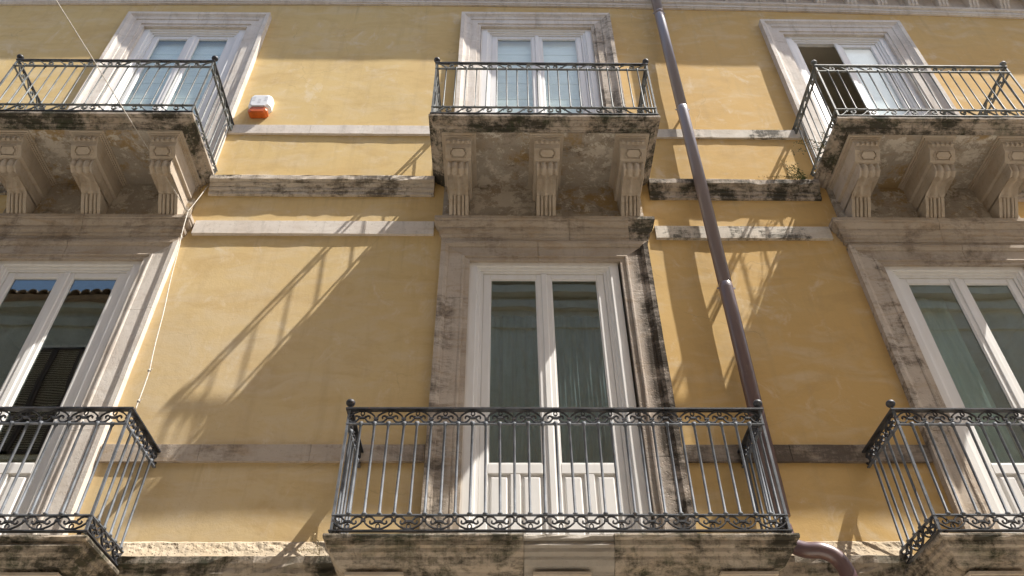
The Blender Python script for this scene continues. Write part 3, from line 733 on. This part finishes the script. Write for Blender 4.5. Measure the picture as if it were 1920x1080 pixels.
up_slab = [(-0.145, 8.098), (-0.14, 8.115), (-0.105, 8.125), (-0.10, 8.145), (-0.065, 8.165), (-0.045, 8.175), (-0.04, 8.195), (-0.01, 8.205), (0.0, 8.205), (0.0, 8.245), (-0.010, 8.256)]
lo_slab = [(-0.20, 2.555), (-0.19, 2.575), (-0.13, 2.60), (-0.10, 2.64), (-0.095, 2.665), (-0.06, 2.69), (-0.055, 2.72), (-0.03, 2.735), (-0.028, 2.775), (0.0, 2.785), (0.004, 2.805), (0.0, 2.822), (-0.015, 2.828)]
cacheU, cacheL = {}, {}
UB = []
for b, lab, cx in ((upper[0], 'upper left balcony, weathered slab on scrolled corbels, thin cable hanging across its railing', [-6.12, -5.19, -4.22]),
                   (upper[1], 'upper middle balcony, grey iron railing above three scrolled corbels, stained soffit', [-0.545, 0.565, 1.645]),
                   (upper[2], 'upper right balcony, green stained slab with weeds on its side, before the half open door', [4.60, 5.55, 6.50])):
    x0, x1 = b['bl'], b['br']; org0 = Vector(((x0+x1)/2, 0, 8.09)); t = empty('balcony', org0, lab, 'balcony', 'iron railed balconies on the yellow front')
    org = -org0
    dz = Vector((0, 0, 0))
    slab(t, org, x0-0.035, x1+0.035, 1.085, up_slab, [(x0+x1)/2+0.06], ['slab', 'slab'], 8.099)
    railing(t, org, x0, x1, 1.07, 8.26, (8.262, 8.405, 9.275, 9.425), 0.1345, 0.258, scroll_upper, ('iron_green', 'iron_dark' if b['k'] != 'R' else 'iron_green', 'iron_green'), 0.012, (1, 1))
    for x in cx: corbel(t, org, x, uprof, 8.097, 0.160, 'corbel', cacheU, 0.865)
    # stone apron behind the corbels
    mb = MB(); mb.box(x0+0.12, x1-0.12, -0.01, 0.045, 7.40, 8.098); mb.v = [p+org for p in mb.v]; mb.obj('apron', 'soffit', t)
    UB.append(t)
def lo_chip(x, z, i):
    from mathutils import noise as nz
    if i == 1 and z > 2.76: return 0.018+0.03*abs(nz.noise(Vector((x*11, z*30, 4))))
    return 0.004*abs(nz.noise(Vector((x*8, z*8, 1))))
for b, lab, cx, cuts, fin, mt in ((lower[0], 'lower left balcony cut by the left edge, dark iron handrail, mossy moulded slab', [-6.75, -5.26, -3.78], [-5.3], (1, 0), ['slab_low']),
                   (lower[1], 'widest balcony, lower middle, two ball finials, chipped cement patch in its slab edge', [-1.02, 0.5, 2.02], [0.19, 0.93], (1, 1), ['slab_low', 'cement', 'slab_low']),
                   (lower[2], 'lower right balcony cut by the right edge, one ball finial over its left corner', [4.05, 5.56, 7.07], [5.6], (1, 1), ['slab_low'])):
    x0, x1 = b['bl'], b['br']; org0 = Vector(((x0+x1)/2, 0, 2.55)); t = empty('balcony', org0, lab, 'balcony', 'iron railed balconies on the yellow front')
    org = -org0
    slab(t, org, x0-0.045, x1+0.045, 0.86, lo_slab, cuts, mt, 2.556, lo_chip)
    railing(t, org, x0, x1, 0.795, 2.83, (2.865, 3.005, 3.895, 4.068), 0.1275, 0.2545, scroll_lower, ('iron', 'iron_dark', 'iron_dark'), 0.013, fin)
    for x in (x0+0.05, x1-0.05):   # feet of the railing
        mb = MB(); mb.box(x-0.012, x+0.012, 0.775, 0.80, 2.815, 2.87); mb.v = [p+org for p in mb.v]; mb.obj('rail_foot', 'iron_dark', t)
    for x in cx: corbel(t, org, x, lprof, 2.555, 0.18, 'corbel', cacheL, 0.675)

# ------------------------------------------------------------------ drainpipe
dp = empty('drainpipe', (2.66, -0.17, 3.0), 'tall round maroon drainpipe running down the wall right of the middle doors', 'drainpipe')
def pipe_pt(z): return Vector((2.665 - 0.006*(13.2-z), -0.17, z))
o_ = -Vector((2.66, -0.17, 3.0)); rp = 0.080
segs = [(13.9, 12.35), (12.35, 9.70), (9.70, 6.20), (6.20, 3.30)]
for a, c in segs:
    mb = MB(); pa, pc = pipe_pt(a)+o_, pipe_pt(c)+o_; mid = pa.lerp(pc, 0.03)
    mb.tube([pa, pa.lerp(pc, 0.001), mid, mid+Vector((0, 0, -0.004)), pc], [rp*1.0, rp*1.018, rp*1.018, rp, rp], 28)
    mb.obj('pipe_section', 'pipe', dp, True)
for z in (12.42, 9.66, 6.14):
    p = pipe_pt(z)+o_; mb = MB(); mb.lathe(p, [(rp+0.001, -0.013), (rp+0.0035, -0.012), (rp+0.0035, 0.012), (rp+0.001, 0.013)], 28)
    for s in (-1, 1): mb.box(p.x+s*(rp+0.014)-0.012, p.x+s*(rp+0.014)+0.012, -p.y-0.005, -p.y+0.006, p.z-0.010, p.z+0.010)
    mb.box(p.x-0.015, p.x+0.015, -p.y-0.19, -p.y-rp, p.z-0.012, p.z+0.012)
    mb.obj('pipe_clamp', 'pipe', dp, False)
mb = MB(); pts = [pipe_pt(3.32)+o_]
ctrl = [Vector((2.60, -0.17, 3.20)), Vector((2.62, -0.19, 3.03)), Vector((2.71, -0.25, 2.945)), Vector((2.83, -0.30, 2.915)), Vector((2.93, -0.31, 2.86)), Vector((2.99, -0.31, 2.76)), Vector((3.01, -0.30, 2.62)), Vector((3.02, -0.26, 2.45)), Vector((3.02, -0.2, 2.2)), Vector((3.02, -0.17, 1.9)), Vector((3.02, -0.17, -1.5))]
P2 = []
for i in range(len(ctrl)-1):
    p0, p1, p2, p3 = ctrl[max(0, i-1)], ctrl[i], ctrl[i+1], ctrl[min(len(ctrl)-1, i+2)]
    for q in range(6):
        t_ = q/6; P2.append(0.5*((2*p1)+(-p0+p2)*t_+(2*p0-5*p1+4*p2-p3)*t_*t_+(-p0+3*p1-3*p2+p3)*t_**3))
P2.append(ctrl[-1])
mb.tube([p+o_ for p in P2], 0.072, 24); mb.obj('pipe_elbow', 'pipe', dp, True)

# ------------------------------------------------------------------ alarm box
al = empty('alarm_box', (-3.575, -0.0, 9.85), 'small white alarm siren box with orange lens on the wall between two upper balconies', 'alarm')
def lbox(secs, name, m, par=al): mb = MB(); mb.loft(secs); return mb.obj(name, m, par)
def hexs(o, w_, zt, zb, ch): return [V(-w_+ch, o, zt), V(w_-ch, o, zt), V(w_, o, zt-ch*1.4), V(w_, o, zb+ch*1.4), V(w_-ch, o, zb), V(-w_+ch, o, zb), V(-w_, o, zb+ch*1.4), V(-w_, o, zt-ch*1.4)]
body = lbox([hexs(0.0, 0.165, 0.19, -0.12, 0.04), hexs(0.09, 0.165, 0.19, -0.12, 0.04), hexs(0.135, 0.135, 0.155, -0.115, 0.035), hexs(0.142, 0.12, 0.14, -0.105, 0.03)], 'alarm_cover', 'plastic')
lens = lbox([hexs(0.005, 0.14, -0.121, -0.24, 0.03), hexs(0.105, 0.14, -0.121, -0.24, 0.03), hexs(0.125, 0.115, -0.121, -0.225, 0.03)], 'alarm_lens', 'orange')
mb = MB()
for s in (-1, 1):
    for i in range(3): mb.box(s*0.085-0.022, s*0.085+0.022, 0.1425, 0.1437, 0.085-i*0.04, 0.093-i*0.04)
mb.obj('vent_slots', 'plastic_grey', body)
mb = MB(); mb.box(-0.022, 0.022, 0.1425, 0.1437, -0.05, 0.05); mb.obj('printed_badge', 'plastic_grey', body)

# ------------------------------------------------------------------ cables
def line(name, pts, r, label, cat, sag=0.0, m='rope', knots=()):
    P_ = []
    for a, c in zip(pts, pts[1:]):
        for i in range(10): t_ = i/10; p = Vector(a).lerp(Vector(c), t_); p.z -= sag*4*t_*(1-t_); p.x += 0.004*math.sin(p.z*6); P_.append(p)
    P_.append(Vector(pts[-1]))
    t = empty(name, pts[-1], label, cat); org = -Vector(pts[-1])
    MB().tube([p+org for p in P_], r, 6).obj('cord', m, t, True)
    for k in knots:
        kb = MB(); kb.lathe(Vector(k)+org, [(0.001, -0.02), (0.014, -0.012), (0.017, 0), (0.013, 0.012), (0.001, 0.02)], 8)
        kb.tube([Vector(k)+org, Vector(k)+org+Vector((0.035, -0.01, 0.02))], 0.003, 5); kb.obj('knot', m, t, True)
    return t
line('hanging_cable', [(-6.05, -3.22, 9.70), (-3.965, -0.17, 7.40)], 0.006, 'thin cable stretched from above the frame across the upper left balcony to its hood', 'cable')
line('tied_rope', [(-3.89, -0.01, 8.22), (-3.965, -0.175, 7.42), (-3.84, -0.30, 6.70), (-3.47, -0.62, 4.62), (-3.42, -0.70, 4.10)], 0.0065, 'white knotted rope running from the upper left slab down to the lower left railing', 'rope', 0, 'rope', [(-3.965, -0.175, 7.42), (-3.47, -0.62, 4.62), (-3.43, -0.68, 4.22)])

# ------------------------------------------------------------------ weeds
def weed(loc, n_, L, spread, label, m='straw', lean=(0, 0), seed=1, leafy=1.0):
    rnd = random.Random(seed); t = empty('weed', loc, label, 'weed'); st = MB(); lf = MB()
    for i in range(n_):
        a = rnd.uniform(0, 2*math.pi); l = L*rnd.uniform(0.5, 1); p = Vector((0, 0, 0)); d_ = Vector((math.cos(a)*spread+lean[0], math.sin(a)*spread*0.5+lean[1], 1)).normalized()
        pts = [p.copy()]
        for q in range(6):
            d_ = (d_ + Vector((rnd.uniform(-.25, .25), rnd.uniform(-.2, .2), -0.13))).normalized(); p = p + d_*l/6; pts.append(p.copy())
            for z in range(int(4*leafy)):
                c = p + Vector((rnd.gauss(0, .02), rnd.gauss(0, .02), rnd.gauss(0, .02))); u = Vector((rnd.uniform(-1, 1), rnd.uniform(-1, 1), rnd.uniform(-1, 1))).normalized(); w2 = u.cross(Vector((0.3, 0.5, 0.8))).normalized()
                s = rnd.uniform(0.008, 0.02); lf.add([c-u*s, c+w2*s*0.35, c+u*s, c-w2*s*0.35], [(0, 1, 2, 3)])
        st.tube(pts, [0.0028]*6+[0.001], 4)
    st.obj('stem', m, t)
    if lf.v: lf.obj('leaves', 'leaf' if m != 'straw' or leafy > 1 else m, t)
    return t
weed((4.10, -0.10, 8.15), 9, 0.42, 0.6, 'green and dry weed sprouting from the moulding beside the upper right slab', 'leaf', (-0.25, -0.1), 3, 1.6)
weed((3.98, -0.10, 8.16), 3, 0.62, 0.3, 'dry straggling weed leaning left above the moulding by the upper right balcony', 'straw', (-0.7, 0), 5, 1)
weed((4.25, -0.55, 8.29), 7, 0.5, 0.5, 'dry weed growing up through the left side railing of the upper right balcony', 'straw', (0, 0.3), 8, 1.5)
weed((-1.62, -0.13, 2.95), 4, 0.30, 0.8, 'dry grass tuft hanging on the ledge left of the widest balcony', 'straw', (-0.6, -0.7), 9, 0.3)
weed((2.50, -0.12, 2.94), 4, 0.2, 0.8, 'dry grass tuft on the ledge beside the drainpipe elbow', 'straw', (-0.1, -0.8), 10, 0.3)

# ------------------------------------------------------------------ street and the houses across it
mb = MB(); mb.add([Vector((-150, -150, -1.6)), Vector((150, -150, -1.6)), Vector((150, 150, -1.6)), Vector((-150, 150, -1.6))], [(0, 1, 2, 3)])
o = mb.obj('street', 'street'); o['kind'] = 'structure'
OY = 8.5
def house(x0, x1, zt, m, label, wins, bands, tiles=True):
    t = empty('opposite_house', ((x0+x1)/2, -OY, -1.6), label, 'house', 'houses across the street'); org = -Vector(((x0+x1)/2, -OY, -1.6))
    def put(mb, name, mm, par=t): mb.v = [p+org for p in mb.v]; return mb.obj(name, mm, par)
    mb = MB(); mb.box(x0, x1, OY, OY+6, -1.6, zt); put(mb, 'wall', m)
    for z, h, p in bands: mb = MB(); mb.box(x0, x1, OY-p, OY, z, z+h, 0.02) if False else mb.box(x0, x1, OY-p, OY, z, z+h); put(mb, 'string_course', m)
    mb = MB(); mb.add([V(x0, OY-0.38, zt+0.02), V(x1, OY-0.38, zt+0.02), V(x1, OY+6, zt+1.9), V(x0, OY+6, zt+1.9), V(x0, OY-0.30, zt-0.05), V(x1, OY-0.30, zt-0.05), V(x1, OY+6, zt-0.05), V(x0, OY+6, zt-0.05)], [(0, 1, 2, 3), (4, 7, 6, 5), (0, 4, 5, 1), (2, 6, 7, 3), (0, 3, 7, 4), (1, 5, 6, 2)]); put(mb, 'roof', 'tile')
    if tiles:
        tb = MB(); secs = []
        for q, (oo, zz) in enumerate(((OY-0.46, 0.02), (OY+0.3, 0.22))): secs.append([V(0.13*math.cos(R(180*i/8)), oo, zz+0.13*math.sin(R(180*i/8))) for i in range(9)] + [V(0.105*math.cos(R(180*i/8)), oo, zz+0.105*math.sin(R(180*i/8))) for i in range(8, -1, -1)])
        tb.loft(secs); n_ = int((x1-x0)/0.27); t0 = None
        for i in range(n_):
            if t0 is None: t0 = tb.obj('roof_tile', 'tile', t); k = t0
            else: k = inst(t0, t)
            k.location = Vector((x0+0.135+i*(x1-x0)/n_, 0, zt+random.uniform(-.01, .01)))+org
    for wx, wz, ww, wh in wins:
        mb = MB(); mb.box(wx-ww/2-0.12, wx+ww/2+0.12, OY-0.05, OY, wz-0.12, wz+wh+0.12); fr_ = put(mb, 'window_surround', 'opp')
        mb = MB(); 
        for s in (-1, 1):
            cx_ = wx+s*ww/4; rect_frame(mb, cx_-ww/4+0.01, cx_+ww/4-0.01, wz, wz+wh, 0.06, 0.06, 0.06, 0.06, 0, 0.01, 0) if False else None
            a, c = cx_-ww/4+0.01, cx_+ww/4-0.01
            for q in ((a, a+.06, wz, wz+wh), (c-.06, c, wz, wz+wh), (a, c, wz, wz+.06), (a, c, wz+wh-.06, wz+wh)): mb.box(q[0], q[1], OY-0.10, OY-0.055, q[2], q[3])
            z = wz+0.08
            while z < wz+wh-0.08: mb.add([V(a+.06, OY-0.09, z), V(c-.06, OY-0.09, z), V(c-.06, OY-0.06, z+.05), V(a+.06, OY-0.06, z+.05)], [(0, 1, 2, 3)]); z += 0.065
        put(mb, 'louvred_shutter', 'louvre', fr_)
    return t
house(-30, -3.2, 13.45, 'opp2', 'greenish grey house across the street with clay roof tiles and brown shutters, seen reflected', [(-11.0, 9.0, 1.5, 3.0), (-6.5, 9.0, 1.5, 3.0), (-15.5, 9.0, 1.5, 3.0), (-11.0, 4.0, 1.5, 3.0), (-6.5, 4.0, 1.5, 3.0)], [(12.75, 0.25, 0.08), (13.2, 0.2, 0.18)])
house(-3.15, 30, 14.75, 'opp', 'pale house across the street, taller, with stone bands under its eaves, seen reflected', [(5.0, 8.8, 1.5, 2.9), (8.6, 8.8, 1.5, 2.9), (17.0, 8.8, 1.5, 2.9), (5.0, 3.4, 1.5, 2.9), (8.6, 3.4, 1.5, 2.9)], [(12.7, 0.12, 0.06), (13.3, 0.25, 0.14), (13.75, 0.25, 0.26), (14.25, 0.3, 0.4)])
